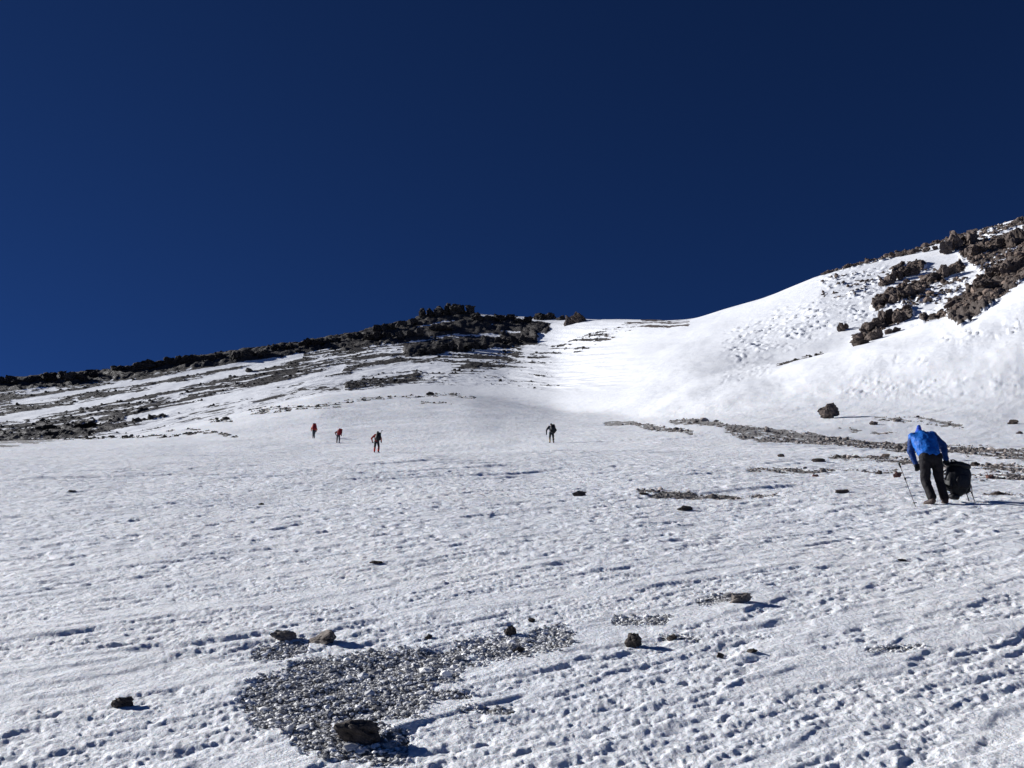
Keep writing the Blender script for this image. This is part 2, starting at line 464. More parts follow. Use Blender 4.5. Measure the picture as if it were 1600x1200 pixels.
def ground_material(name, rockcols, bump_scale, bump_dist, rock_scale, fine, sss=False):
    m, nt, b = new_mat(name)
    geo = nd(nt, 'ShaderNodeNewGeometry')
    at = nd(nt, 'ShaderNodeAttribute', attribute_name='bare')
    pos = geo.outputs['Position']
    # snow: faint dust and old-ice variation
    n1 = noise_n(nt, 0.35, 5, 0.6, pos); n2 = noise_n(nt, 5.0, 4, 0.6, pos)
    mx = nd(nt, 'ShaderNodeMath', operation='MULTIPLY_ADD'); nt.links.new(n2.outputs['Fac'], mx.inputs[0]); mx.inputs[1].default_value = 0.4
    nt.links.new(n1.outputs['Fac'], mx.inputs[2])
    sn = ramp(nt, mx.outputs[0], [(0.4, (0.77, 0.80, 0.86)), (0.62, (0.84, 0.86, 0.90)), (0.9, (0.88, 0.89, 0.91))])
    # rock
    r1 = noise_n(nt, rock_scale, 8, 0.7, pos)
    rk = ramp(nt, r1.outputs['Fac'], rockcols)
    # ragged edge between the two
    e1 = noise_n(nt, fine, 5, 0.7, pos)
    ad = nd(nt, 'ShaderNodeMath', operation='MULTIPLY_ADD'); nt.links.new(e1.outputs['Fac'], ad.inputs[0]); ad.inputs[1].default_value = 0.9
    nt.links.new(at.outputs['Fac'], ad.inputs[2])
    ed = nd(nt, 'ShaderNodeMapRange'); ed.inputs['From Min'].default_value = 0.86; ed.inputs['From Max'].default_value = 1.0
    nt.links.new(ad.outputs[0], ed.inputs['Value'])
    mix = nd(nt, 'ShaderNodeMix', data_type='RGBA'); nt.links.new(ed.outputs[0], mix.inputs['Factor'])
    nt.links.new(sn.outputs['Color'], mix.inputs['A']); nt.links.new(rk.outputs['Color'], mix.inputs['B'])
    nt.links.new(mix.outputs['Result'], b.inputs['Base Color'])
    b.inputs['Roughness'].default_value = 0.62
    b.inputs['Specular IOR Level'].default_value = 0.25
    if sss:
        inv = nd(nt, 'ShaderNodeMapRange'); inv.inputs['To Min'].default_value = 0.65; inv.inputs['To Max'].default_value = 0.0
        nt.links.new(ed.outputs[0], inv.inputs['Value']); nt.links.new(inv.outputs[0], b.inputs['Subsurface Weight'])
        b.inputs['Subsurface Radius'].default_value = (0.7, 0.85, 1.0); b.inputs['Subsurface Scale'].default_value = 0.009
    bn = noise_n(nt, bump_scale, 6, 0.62, pos)
    bp = nd(nt, 'ShaderNodeBump'); bp.inputs['Strength'].default_value = 0.6; bp.inputs['Distance'].default_value = bump_dist
    nt.links.new(bn.outputs['Fac'], bp.inputs['Height'])
    bn3 = noise_n(nt, bump_scale * 0.22, 7, 0.7, pos)
    bp3 = nd(nt, 'ShaderNodeBump'); bp3.inputs['Strength'].default_value = 0.85; bp3.inputs['Distance'].default_value = bump_dist * 2.8
    nt.links.new(bn3.outputs['Fac'], bp3.inputs['Height']); nt.links.new(bp.outputs[0], bp3.inputs['Normal']); bp = bp3
    bn2 = noise_n(nt, rock_scale * 1.7, 8, 0.7, pos)
    bp2 = nd(nt, 'ShaderNodeBump'); bp2.inputs['Distance'].default_value = bump_dist * 5
    nt.links.new(ed.outputs[0], bp2.inputs['Strength'])
    nt.links.new(bn2.outputs['Fac'], bp2.inputs['Height']); nt.links.new(bp.outputs[0], bp2.inputs['Normal'])
    nt.links.new(bp2.outputs[0], b.inputs['Normal'])
    return m

M_field = ground_material('snow_and_gravel', [(0.3, (0.14, 0.135, 0.13)), (0.5, (0.31, 0.30, 0.29)), (0.7, (0.5, 0.48, 0.47))], 30, 0.022, 22, 9, True)
M_ridge = ground_material('snow_and_dark_lava', [(0.3, (0.018, 0.016, 0.016)), (0.55, (0.05, 0.045, 0.043)), (0.75, (0.10, 0.09, 0.08))], 1.6, 0.10, 0.8, 1.8)
M_slope = ground_material('snow_and_brown_lava', [(0.3, (0.05, 0.036, 0.030)), (0.55, (0.115, 0.094, 0.082)), (0.75, (0.22, 0.185, 0.16))], 1.3, 0.10, 1.2, 1.4)

def rock_material(name, cols, scale, bump, rough=0.9, spec=0.2):
    m, nt, b = new_mat(name)
    tc = nd(nt, 'ShaderNodeTexCoord'); oi = nd(nt, 'ShaderNodeObjectInfo')
    geo = nd(nt, 'ShaderNodeNewGeometry')
    n1 = noise_n(nt, scale, 8, 0.72, geo.outputs['Position'])
    rk = ramp(nt, n1.outputs['Fac'], cols)
    hs = nd(nt, 'ShaderNodeHueSaturation'); nt.links.new(rk.outputs['Color'], hs.inputs['Color'])
    mr = nd(nt, 'ShaderNodeMapRange'); mr.inputs['To Min'].default_value = 0.7; mr.inputs['To Max'].default_value = 1.3
    nt.links.new(oi.outputs['Random'], mr.inputs['Value']); nt.links.new(mr.outputs[0], hs.inputs['Value'])
    nt.links.new(hs.outputs[0], b.inputs['Base Color'])
    b.inputs['Roughness'].default_value = rough; b.inputs['Specular IOR Level'].default_value = spec
    n2 = noise_n(nt, scale * 3, 8, 0.7, geo.outputs['Position'])
    bp = nd(nt, 'ShaderNodeBump'); bp.inputs['Strength'].default_value = 0.8; bp.inputs['Distance'].default_value = bump
    nt.links.new(n2.outputs['Fac'], bp.inputs['Height']); nt.links.new(bp.outputs[0], b.inputs['Normal'])
    return m
M_rock_near = rock_material('dark_volcanic_stone', [(0.3, (0.022, 0.019, 0.018)), (0.52, (0.075, 0.064, 0.058)), (0.72, (0.17, 0.14, 0.12))], 16, 0.02)
M_rock_grey = rock_material('grey_brown_stone', [(0.3, (0.06, 0.05, 0.045)), (0.52, (0.16, 0.14, 0.125)), (0.72, (0.28, 0.24, 0.21))], 16, 0.02)
M_rock_mid = rock_material('brown_boulder_stone', [(0.3, (0.03, 0.025, 0.023)), (0.52, (0.10, 0.08, 0.07)), (0.72, (0.2, 0.155, 0.13))], 3, 0.06)
M_rock_red = rock_material('reddish_stone', [(0.3, (0.06, 0.03, 0.025)), (0.52, (0.17, 0.09, 0.075)), (0.72, (0.27, 0.16, 0.13))], 6, 0.03)
M_lava = rock_material('black_lava', [(0.3, (0.012, 0.011, 0.012)), (0.55, (0.036, 0.032, 0.031)), (0.75, (0.085, 0.075, 0.068))], 0.8, 0.35)
M_brown = rock_material('brown_lava', [(0.3, (0.05, 0.035, 0.029)), (0.55, (0.115, 0.092, 0.08)), (0.75, (0.22, 0.18, 0.16))], 1.0, 0.3)

def gravel_material(name, lo, hi, rough, spec):
    m, nt, b = new_mat(name)
    at = nd(nt, 'ShaderNodeAttribute', attribute_name='tone')
    rk = ramp(nt, at.outputs['Fac'], [(0.0, lo), (0.6, tuple((a + c) / 2.6 for a, c in zip(lo, hi))), (1.0, hi)])
    nt.links.new(rk.outputs['Color'], b.inputs['Base Color'])
    b.inputs['Roughness'].default_value = rough; b.inputs['Specular IOR Level'].default_value = spec
    return m
M_gravel = gravel_material('frosted_pebbles', (0.20, 0.195, 0.19), (0.97, 0.965, 0.96), 0.6, 0.3)
M_moraine = gravel_material('moraine_stones', (0.07, 0.06, 0.055), (0.42, 0.37, 0.34), 0.85, 0.2)
M_scree = gravel_material('lava_scree', (0.015, 0.014, 0.014), (0.09, 0.08, 0.07), 0.9, 0.2)
M_scree_b = gravel_material('brown_scree', (0.06, 0.044, 0.037), (0.25, 0.19, 0.155), 0.9, 0.2)

# ------------------------------------------------------------------ terrain meshes
def terrain(name, facemask, mat, label):
    jj, ii = np.nonzero(facemask)
    q = np.stack([jj * NA + ii, jj * NA + ii + 1, (jj + 1) * NA + ii + 1, (jj + 1) * NA + ii], 1)
    used = np.unique(q); remap = np.full(NR * NA, -1, np.int64); remap[used] = np.arange(len(used))
    q = remap[q].astype(np.int32)
    co = np.stack([X.ravel()[used], Yg.ravel()[used], ZF.ravel()[used]], 1).astype(np.float32)
    me = bpy.data.meshes.new(name)
    me.vertices.add(len(co)); me.vertices.foreach_set('co', co.ravel())
    me.loops.add(q.size); me.loops.foreach_set('vertex_index', q.ravel())
    me.polygons.add(len(q)); me.polygons.foreach_set('loop_start', np.arange(0, q.size, 4, dtype=np.int32))
    me.polygons.foreach_set('loop_total', np.full(len(q), 4, np.int32))
    me.polygons.foreach_set('use_smooth', np.ones(len(q), bool))
    a = me.attributes.new('bare', 'FLOAT', 'POINT'); a.data.foreach_set('value', BARE.ravel()[used].astype(np.float32))
    me.update(calc_edges=True)
    me.materials.append(mat)
    o = link(bpy.data.objects.new(name, me))
    return tag(o, label, None, None, 'structure')
tc = TL[:-1, :-1]; pxc = PX[:-1, :-1]
azc = AZ[None, :-1] + 0 * tc
AZSPLIT = math.atan2((955 - 800) / FPX, 1.0)
is_far = (tc >= 1.35) & (np.abs(azc) < 60 * d2r)
terrain('snow_field', ~is_far, M_field, 'wind-crusted snow field rising from the camera')
terrain('rocky_ridge', is_far & (azc < AZSPLIT), M_ridge, 'dark rocky ridge streaked with snow at the left')
terrain('snow_slope', is_far & (azc >= AZSPLIT), M_slope, 'bright steep snow slope at the right')

# ------------------------------------------------------------------ rocks
random.seed(5)
def rock_mesh(name, seed, npts=16, cuts=2, rough=0.10, flat=1.0, boxy=0.5, crack=1.3):
    rnd = random.Random(seed)
    bm = bmesh.new()
    for i in range(npts):
        v = Vector((rnd.gauss(0, 1), rnd.gauss(0, 1), rnd.gauss(0, 1))).normalized()
        mxx = max(abs(v.x), abs(v.y), abs(v.z))
        v = v * (1 - boxy) + (v / mxx) * boxy * 0.85
        bm.verts.new((v.x * rnd.uniform(.85, 1.1), v.y * rnd.uniform(.85, 1.1), v.z * flat * rnd.uniform(.85, 1.1)))
    bmesh.ops.convex_hull(bm, input=bm.verts)
    bmesh.ops.delete(bm, geom=[v for v in bm.verts if not v.link_faces], context='VERTS')
    bmesh.ops.subdivide_edges(bm, edges=bm.edges[:], cuts=cuts, use_grid_fill=True)
    bmesh.ops.triangulate(bm, faces=bm.faces[:])
    off = Vector((seed * 3.7, seed * 1.3, 0))
    for v in bm.verts:
        n = v.co.normalized()
        vd = mnoise.voronoi(v.co * crack + off)[0]
        d = mnoise.fractal(v.co * 1.6 + off, 0.9, 2.0, 4) * rough + mnoise.noise(v.co * 5 + off) * rough * 0.35 - 0.22 * math.exp(-(vd[1] - vd[0]) * 9)
        v.co += n * d
    zmin = min(v.co.z for v in bm.verts)
    me = bpy.data.meshes.new(name); bm.to_mesh(me); bm.free()
    return me
ROCK_HI = [rock_mesh('stone', 100 + i, 15 + i % 4 * 3, 6, 0.20, 1.0, 0.45 + 0.1 * (i % 3)) for i in range(9)]
ROCK_LO = [rock_mesh('crag_rock', 200 + i, 12 + i % 4 * 3, 5, 0.20, 1.0, 0.45, 1.6) for i in range(10)]
_matcache = {}
def with_mat(me, mat):
    k = (me.name, mat.name)
    if k not in _matcache:
        c = me.copy(); c.materials.clear(); c.materials.append(mat); _matcache[k] = c
    return _matcache[k]

def boulder(name, px, py, w, h, label, mat, var, rz=0.0, depth=1.0, sink=0.31, group=None, tilt=(0, 0), cat='rock'):
    """px,py: the foot of the stone in the photo, w,h its size in photo pixels"""
    g = ground_at(px, py)
    m = math.hypot(g[1], g[0]) * 1.02 / FPX
    o = bpy.data.objects.new(name, with_mat(ROCK_HI[var % len(ROCK_HI)], mat))
    sx = w * m / 2; sz = h * m / (2 - 1.2 * sink)
    o.scale = (sx, sx * depth, sz)
    o.rotation_euler = (tilt[0] + 0.12, tilt[1], rz)
    o.location = (g[0], g[1] + sx * depth * 0.5, g[2] + sz * (1 - 2 * sink) + 0.12 * sx * depth)
    link(o)
    return tag(o, label, cat, group)

G_ST = 'loose stones on the snow field'
boulder('rock', 553, 1166, 84, 40, 'dark angular rock at the front edge of the gravel patch, nearest the camera', M_rock_near, 0, 0.3, 0.8, 0.22)
boulder('rock', 440, 1001, 40, 18, 'brownish flat rock left of the pair behind the gravel patch', M_rock_grey, 1, 0.2, 0.8)
boulder('rock', 497, 1005, 60, 22, 'wide slab rock right of the pair behind the gravel patch', M_rock_grey, 2, -0.3, 0.7)
boulder('rock', 797, 993, 19, 18, 'small upright dark stone at the rear edge of the gravel patch', M_rock_near, 3, 0.5, 1.0)
boulder('rock', 831, 972, 13, 8, 'tiny dark stone on snow just behind the narrow end of the gravel', M_rock_near, 4, 0.5, 1.0)
boulder('rock', 811, 1021, 18, 11, 'small dark stone inside the narrow right arm of the gravel', M_rock_near, 5, 0.5, 1.0)
boulder('rock', 669, 999, 13, 9, 'tiny stone alone on snow between slab rock and upright stone', M_rock_near, 6, 0.5, 1.0)
boulder('rock', 990, 1012, 27, 24, 'blocky dark stone on snow right of the gravel patch', M_rock_near, 7, 0.9, 1.0, 0.2)
boulder('rock', 1159, 942, 36, 19, 'rounded grey stone beside a small gravel spot, right of centre', M_rock_grey, 8, 0.4, 0.9)
boulder('rock', 1051, 1001, 18, 11, 'small half-buried stone right of the blocky dark stone', M_rock_near, 0, 1.4, 1.0)
boulder('rock', 1176, 1020, 18, 7, 'low flat brown stone on snow below the rounded grey stone', M_rock_near, 1, 2.0, 0.8)
boulder('rock', 1125, 1028, 13, 9, 'tiny stone on snow left of the low flat brown stone', M_rock_near, 2, 1.0, 1.0)
boulder('rock', 188, 1105, 32, 16, 'lone dark stone sunk in snow at lower left', M_rock_near, 3, 0.2, 0.9)
boulder('rock', 588, 881, 25, 6, 'thin flat dark stone on open snow above the gravel patch', M_rock_near, 4, 0.2, 0.7)
boulder('rock', 906, 775, 25, 10, 'wide brown stone on mid field left of the thin gravel strip', M_rock_mid, 5, 0.4, 0.8)
boulder('rock', 1070, 798, 28, 9, 'wide dark flat stone just below the thin gravel strip', M_rock_mid, 6, 0.1, 0.7)
boulder('rock', 1006, 773, 17, 4, 'sliver of stone at the left tip of the thin gravel strip', M_rock_mid, 7, 0.1, 0.8)
boulder('rock', 1317, 771, 24, 8, 'flat dark stone on snow left of the planted trekking pole', M_rock_mid, 8, 0.1, 0.8)
boulder('rock', 1280, 722, 26, 7, 'flat dark slab on snow below the moraine band', M_rock_mid, 0, 0.1, 0.7)
boulder('rock', 1298, 654, 32, 27, 'large round boulder standing alone above the moraine', M_rock_mid, 3, 0.7, 1.0, 0.12, cat='boulder')
boulder('rock', 1583, 663, 17, 10, 'brown boulder on snow near the right edge, level with the hat', M_rock_mid, 2, 0.3, 1.0, cat='boulder')
boulder('rock', 1594, 678, 9, 5, 'small stone below the brown boulder at the right edge', M_rock_mid, 3, 0.3, 1.0)
boulder('rock', 1367, 664, 14, 8, 'small boulder on the grey gravel right of the large boulder', M_rock_mid, 4, 0.3, 1.0)
boulder('rock', 1404, 746, 14, 11, 'reddish stone right behind the top of the trekking pole', M_rock_red, 5, 0.3, 1.0)
boulder('rock', 1374, 741, 12, 7, 'dark stone in gravel left of the reddish stone', M_rock_mid, 6, 0.3, 1.0)
boulder('rock', 1525, 728, 15, 7, 'low stone in gravel right of the black backpack', M_rock_mid, 7, 0.3, 1.0)
boulder('rock', 1548, 748, 13, 8, 'reddish brown stone in gravel lower right of the black backpack', M_rock_red, 8, 0.3, 1.0)
boulder('rock', 1221, 714, 12, 6, 'small stone left of the flat dark slab below the moraine', M_rock_mid, 0, 0.3, 1.0)
boulder('rock', 1275, 745, 13, 5, 'small brown stone in the faint gravel strip under the slab', M_rock_red, 1, 0.3, 1.0)
boulder('rock', 1383, 714, 16, 7, 'dark stone at the lower edge of the moraine left of the climber', M_rock_mid, 2, 0.3, 1.0)
boulder('rock', 1560, 773, 16, 6, 'low dark stone at the far right beside the climber shadow', M_rock_mid, 3, 0.3, 1.0)
boulder('rock', 111, 769, 15, 4, 'thin dark stone on open snow at far left', M_rock_mid, 4, 0.1, 0.8)
boulder('rock', 408, 789, 10, 4, 'tiny dark stone alone on open snow below the red packs', M_rock_mid, 5, 0.1, 0.8)
boulder('rock', 671, 617, 15, 6, 'dark boulder on the crest of the snow field below the summit', M_lava, 6, 0.1, 1.0, cat='boulder')
boulder('rock', 1410, 877, 15, 4, 'thin stone on snow below the climber with the blue jacket', M_rock_mid, 7, 0.1, 0.8)

# crags: an outcrop is a thing, its blocks are parts
def crag(name, spots, mat, label, seed, group=None, hvar=1.0, sink=0.3):
    """spots: (px, foot py, w, h) of the main blocks in photo pixels"""
    rnd = random.Random(seed)
    g0 = ground_at(spots[0][0], spots[0][1])
    root = empty(name, g0)
    for (px, py, w, h) in spots:
        g = ground_at(px, py)
        m = math.hypot(g[0], g[1]) * 1.02 / FPX
        n = max(2, int(w / 12))
        for k in range(n):
            f = (k + 0.5) / n - 0.5
            fw = w * m / n * rnd.uniform(0.85, 1.35)
            fh = h * m * rnd.uniform(0.65, 1.0) * (1 - 0.5 * abs(f) * hvar)
            o = bpy.data.objects.new('rock', with_mat(rnd.choice(ROCK_LO), mat))
            x = g[0] + f * w * m; y = g[1] + fw * rnd.uniform(-0.1, 0.7)
            sz = fh / (2 - 2 * sink)
            o.scale = (fw * rnd.uniform(.6, .95), fw * rnd.uniform(.6, 1.0), sz)
            o.rotation_euler = (rnd.uniform(-.2, .2), rnd.uniform(-.25, .25), rnd.uniform(0, 6.28))
            zg = min(hz(x, y), g[2] + 0.6 * fh)
            o.location = (x - g0[0], y - g0[1], max(zg, g[2]) - g0[2] + sz * (1 - 2 * sink))
            link(o, root)
    return tag(root, label, 'rock outcrop', group)

G_L = 'dark lava outcrops along the left ridge'
crag('rock_outcrop', [(20, 599, 50, 14), (55, 597, 30, 12), (85, 594, 30, 13)], M_lava, 'low black lava crags at the far left end of the ridge crest', 1, G_L)
crag('rock_outcrop', [(118, 592, 26, 20), (140, 588, 24, 12)], M_lava, 'rounded black knob standing up on the left ridge crest', 2, G_L)
crag('rock_outcrop', [(178, 582, 30, 12), (212, 580, 34, 16), (240, 575, 30, 13)], M_lava, 'jagged black lava wall just right of the rounded knob', 3, G_L)
crag('rock_outcrop', [(270, 570, 32, 18), (305, 566, 36, 13), (335, 562, 26, 11)], M_lava, 'black lava hump on the ridge above the snow streaks', 4, G_L)
crag('rock_outcrop', [(375, 560, 30, 20), (400, 556, 34, 14)], M_lava, 'dark blunt lava block halfway along the ridge crest', 5, G_L)
crag('rock_outcrop', [(440, 547, 36, 11), (485, 541, 34, 12), (520, 535, 26, 10)], M_lava, 'string of low black lava crags above the leftmost red pack', 6, G_L)
crag('rock_outcrop', [(560, 528, 36, 13), (600, 517, 36, 14), (632, 508, 30, 13)], M_lava, 'stepped black lava crags climbing to the summit block', 7, G_L)
crag('rock_outcrop', [(672, 494, 36, 16), (700, 492, 44, 22), (722, 490, 32, 20)], M_lava, 'flat-topped black summit block, highest point of the left ridge', 8, G_L, 0.2)
crag('rock_outcrop', [(590, 530, 40, 12), (640, 528, 44, 14), (690, 517, 40, 12)], M_lava, 'long black cliff band directly below the summit block', 9, G_L, .5)
crag('rock_outcrop', [(755, 500, 34, 12), (790, 500, 34, 11), (818, 503, 28, 9)], M_lava, 'low black crags sloping down right of the summit block', 10, G_L)
crag('rock_outcrop', [(672, 552, 36, 14), (705, 548, 40, 18), (745, 545, 36, 14)], M_lava, 'dark cliff in the middle of the flank below the summit', 11, G_L, .5)
crag('rock_outcrop', [(790, 538, 36, 15), (822, 534, 24, 16)], M_lava, 'dark blocky end of the lower cliff band beside the snow gully', 12, G_L, .5)
crag('rock_outcrop', [(851, 500, 27, 19)], M_lava, 'pointed dark knob left of the notch on the skyline', 13, G_L, 1.2)
crag('rock_outcrop', [(898, 506, 32, 24)], M_brown, 'brown dome-shaped knob right of the notch on the skyline', 14, G_L, 1.2)
crag('rock_outcrop', [(876, 500, 12, 11)], M_lava, 'tiny black stub in the notch between the two knobs', 15, G_L)
crag('rock_outcrop', [(90, 680, 30, 9), (70, 672, 26, 7), (130, 668, 30, 8)], M_lava, 'black rocks at the foot of the ridge at lower left', 16, G_L)
G_R = 'brown lava outcrops on the right slope'
crag('rock_outcrop', [(1320, 517, 22, 18)], M_brown, 'small brown outcrop standing alone left of the lowest brown cliff', 21, G_R)
crag('rock_outcrop', [(1365, 512, 20, 22), (1385, 505, 24, 26), (1408, 500, 22, 20)], M_brown, 'brown split buttress with a snow hollow on its right', 22, G_R, .4)
crag('rock_outcrop', [(1345, 538, 26, 14), (1370, 530, 26, 20), (1395, 520, 26, 10)], M_brown, 'lowest brown cliff just above the smooth snow bank', 23, G_R, .4)
crag('rock_outcrop', [(1385, 446, 18, 12), (1400, 440, 22, 26), (1424, 432, 28, 22)], M_brown, 'brown crag with a leaning left edge in mid slope', 24, G_R, .4)
crag('rock_outcrop', [(1380, 478, 26, 12), (1405, 470, 30, 18), (1430, 460, 28, 16)], M_brown, 'long diagonal brown rib below the leaning crag', 25, G_R, .4)
crag('rock_outcrop', [(1460, 440, 30, 20), (1482, 430, 28, 18)], M_brown, 'brown outcrop casting a shadow at the top of the diagonal rib', 26, G_R, .6)
crag('rock_outcrop', [(1490, 394, 28, 32), (1510, 382, 32, 32), (1528, 396, 28, 24)], M_brown, 'tall brown crag rising on the right skyline', 27, G_R, .3)
crag('rock_outcrop', [(1570, 385, 24, 24), (1592, 380, 26, 28)], M_brown, 'dark brown crag at the right edge of the photo', 28, G_R, .3)
crag('rock_outcrop', [(1560, 430, 36, 20), (1590, 425, 36, 24), (1545, 450, 30, 14)], M_brown, 'broad brown rock face at the right edge below the crag', 29, G_R, .3)
crag('rock_outcrop', [(1298, 426, 20, 8), (1335, 417, 26, 9)], M_brown, 'first small brown rocks on the right skyline from the left', 30, G_R)
crag('rock_outcrop', [(1410, 400, 18, 8), (1430, 396, 22, 9), (1455, 392, 20, 10)], M_brown, 'row of small brown rocks on the skyline left of the tall crag', 31, G_R)

# ------------------------------------------------------------------ loose stones as stuff
def ico():
    bm = bmesh.new(); bmesh.ops.create_icosphere(bm, subdivisions=1, radius=1)
    v = np.array([x.co[:] for x in bm.verts]); f = np.array([[a.index for a in p.verts] for p in bm.faces]); bm.free()
    return v, f
ICO_V, ICO_F = ico()
def scatter(name, xs, ys, sizes, mat, seed, label, cat, lift=0.35, flat=0.7, smooth=False, tone_pow=1.0):
    rs = np.random.RandomState(seed); n = len(xs)
    zs = gsample(ZF, xs, ys)
    nv = len(ICO_V)
    V = np.repeat(ICO_V[None], n, 0) * (1 + rs.uniform(-.28, .28, (n, nv, 1)))
    V *= rs.uniform(.7, 1.3, (n, 1, 3)) * np.array([1, 1, flat])
    ang = rs.uniform(0, 6.28, n); tl = rs.uniform(-.6, .6, n)
    c, s = np.cos(tl)[:, None], np.sin(tl)[:, None]
    x, y, z = V[..., 0], V[..., 1], V[..., 2]
    x, z = x * c - z * s, x * s + z * c
    c, s = np.cos(ang)[:, None], np.sin(ang)[:, None]
    x, y = x * c - y * s, x * s + y * c
    V = np.stack([x, y, z], 2) * sizes[:, None, None]
    V[..., 0] += xs[:, None]; V[..., 1] += ys[:, None]; V[..., 2] += (zs + lift * sizes)[:, None]
    Fc = (ICO_F[None] + (np.arange(n) * nv)[:, None, None]).reshape(-1, 3).astype(np.int32)
    me = bpy.data.meshes.new(name)
    me.vertices.add(n * nv); me.vertices.foreach_set('co', V.reshape(-1).astype(np.float32))
    me.loops.add(Fc.size); me.loops.foreach_set('vertex_index', Fc.ravel())
    me.polygons.add(len(Fc)); me.polygons.foreach_set('loop_start', np.arange(0, Fc.size, 3, dtype=np.int32))
    me.polygons.foreach_set('loop_total', np.full(len(Fc), 3, np.int32))
    me.polygons.foreach_set('use_smooth', np.full(len(Fc), smooth, bool))
    tone = np.repeat(rs.rand(n) ** tone_pow, nv).astype(np.float32)
    a = me.attributes.new('tone', 'FLOAT', 'POINT'); a.data.foreach_set('value', tone)
    me.update(calc_edges=True); me.materials.append(mat)
    return tag(link(bpy.data.objects.new(name, me)), label, cat, None, 'stuff')
rs = np.random.RandomState(21)
def pick(arr, x, y, lo=0.3):
    return gsample(arr, x, y) > lo + 0.25 * rs.rand(len(x))
# foreground gravel
n = 330000
xs = rs.uniform(-1.9, 3.0, n); ys = rs.uniform(4.2, 11.5, n)
k = gsample(M_gw, xs, ys) ** 1.6 > rs.rand(n); xs, ys = xs[k][:17000], ys[k][:17000]
scatter('gravel', xs, ys, np.exp(rs.normal(math.log(0.0072), 0.45, len(xs))), M_gravel, 3, 'grey frosted gravel showing through the snow in the foreground', 'gravel', 0.3, 0.55, False, 0.6)
# moraine
n = 260000
ks = rs.uniform(0.05, 0.62, n); ys = 1 / rs.uniform(1 / 125, 1 / 17, n); xs = ks * ys
k = gsample(M_mw, xs, ys) ** 2 > rs.rand(n); xs, ys = xs[k][:12000], ys[k][:12000]
scatter('moraine_stones', xs, ys, np.hypot(xs, ys) * 0.00052 * np.exp(rs.normal(0, 0.62, len(xs))), M_moraine, 4, 'grey brown stones of the moraine bands at right', 'stones', 0.15)
xs = rs.uniform(-0.55, 0.35, 200000); ys = 1 / rs.uniform(1 / 260, 1 / 90, 200000); xs = xs * ys
k = pick(M_f, xs, ys, 0.3); xs, ys = xs[k][:2500], ys[k][:2500]
scatter('dark_stones', xs, ys, np.hypot(xs, ys) * 0.00042 * np.exp(rs.normal(0, 0.6, len(xs))), M_scree, 14, 'thin lines of dark stones on the crest of the snow field', 'stones', 0.3)
# ridge scree
def scree_pts(n, k0, k1, y0, y1, arr, cap, lo):
    ks = rs.uniform(k0, k1, n); y = np.sqrt(rs.uniform(y0 ** 2, y1 ** 2, n)); x = ks * y
    kk = pick(arr, x, y, lo); return x[kk][:cap], y[kk][:cap]
xs, ys = scree_pts(60000, -0.60, 0.12, 190, 505, M_r, 9000, 0.2)
scatter('lava_scree', xs, ys, np.exp(rs.normal(math.log(0.18), 0.6, len(xs))), M_scree, 5, 'black lava scree strewn over the snowy ridge flank', 'scree', 0.25)
xs, ys = scree_pts(60000, 0.12, 0.62, 170, 420, M_s, 5000, 0.2)
scatter('brown_scree', xs, ys, np.exp(rs.normal(math.log(0.30), 0.5, len(xs))), M_scree_b, 6, 'brown lava scree around the outcrops of the right slope', 'scree', 0.25)

# ------------------------------------------------------------------ people
def cloth(name, col, rough=0.8, var=0.25, scale=18, spec=0.2):
    m, nt, b = new_mat(name)
    tcn = nd(nt, 'ShaderNodeTexCoord')
    n1 = noise_n(nt, scale, 4, 0.6, tcn.outputs['Object'])
    r = ramp(nt, n1.outputs['Fac'], [(0.3, tuple(c * (1 - var) for c in col)), (0.7, tuple(min(1, c * (1 + var)) for c in col))])
    nt.links.new(r.outputs['Color'], b.inputs['Base Color'])
    b.inputs['Roughness'].default_value = rough; b.inputs['Specular IOR Level'].default_value = spec
    bp = nd(nt, 'ShaderNodeBump'); bp.inputs['Strength'].default_value = 0.5; bp.inputs['Distance'].default_value = 0.02
    nt.links.new(n1.outputs['Fac'], bp.inputs['Height']); nt.links.new(bp.outputs[0], b.inputs['Normal'])
    return m
C_BLUE = cloth('blue_shell', (0.007, 0.095, 0.38), 0.55)
C_NAVY = cloth('navy_shell', (0.006, 0.018, 0.065), 0.6)
C_SLEEVE = cloth('shaded_blue_shell', (0.005, 0.03, 0.13), 0.6)  # jacket blue darkened: shade of the right arm painted into both sleeves
C_HAT = cloth('violet_blue_fleece', (0.03, 0.075, 0.40), 0.9)
C_TROU = cloth('charcoal_trousers', (0.008, 0.0065, 0.009), 0.75)
C_BOOT = cloth('brown_boots', (0.045, 0.03, 0.027), 0.6)
C_BLACK = cloth('black_nylon', (0.006, 0.0065, 0.009), 0.55)
C_RED = cloth('red_nylon', (0.30, 0.022, 0.018), 0.7)
C_MAROON = cloth('maroon_nylon', (0.17, 0.012, 0.02), 0.7)
C_ORANGE = cloth('orange_shell', (0.5, 0.13, 0.02), 0.7)
C_GREY = cloth('grey_trousers', (0.045, 0.05, 0.065), 0.8)
C_DKGREY = cloth('dark_grey_shell', (0.022, 0.025, 0.03), 0.7)
C_LTGREY = cloth('light_grey_fleece', (0.22, 0.21, 0.22), 0.8)
C_BEIGE = cloth('beige_gaiters', (0.48, 0.38, 0.24), 0.8)
C_REDG = cloth('red_gaiters', (0.55, 0.02, 0.02), 0.7)
C_SKIN = cloth('skin', (0.42, 0.24, 0.16), 0.6, 0.08)
C_METAL = cloth('pole_metal', (0.08, 0.08, 0.09), 0.35, 0.1, 40, 0.5)

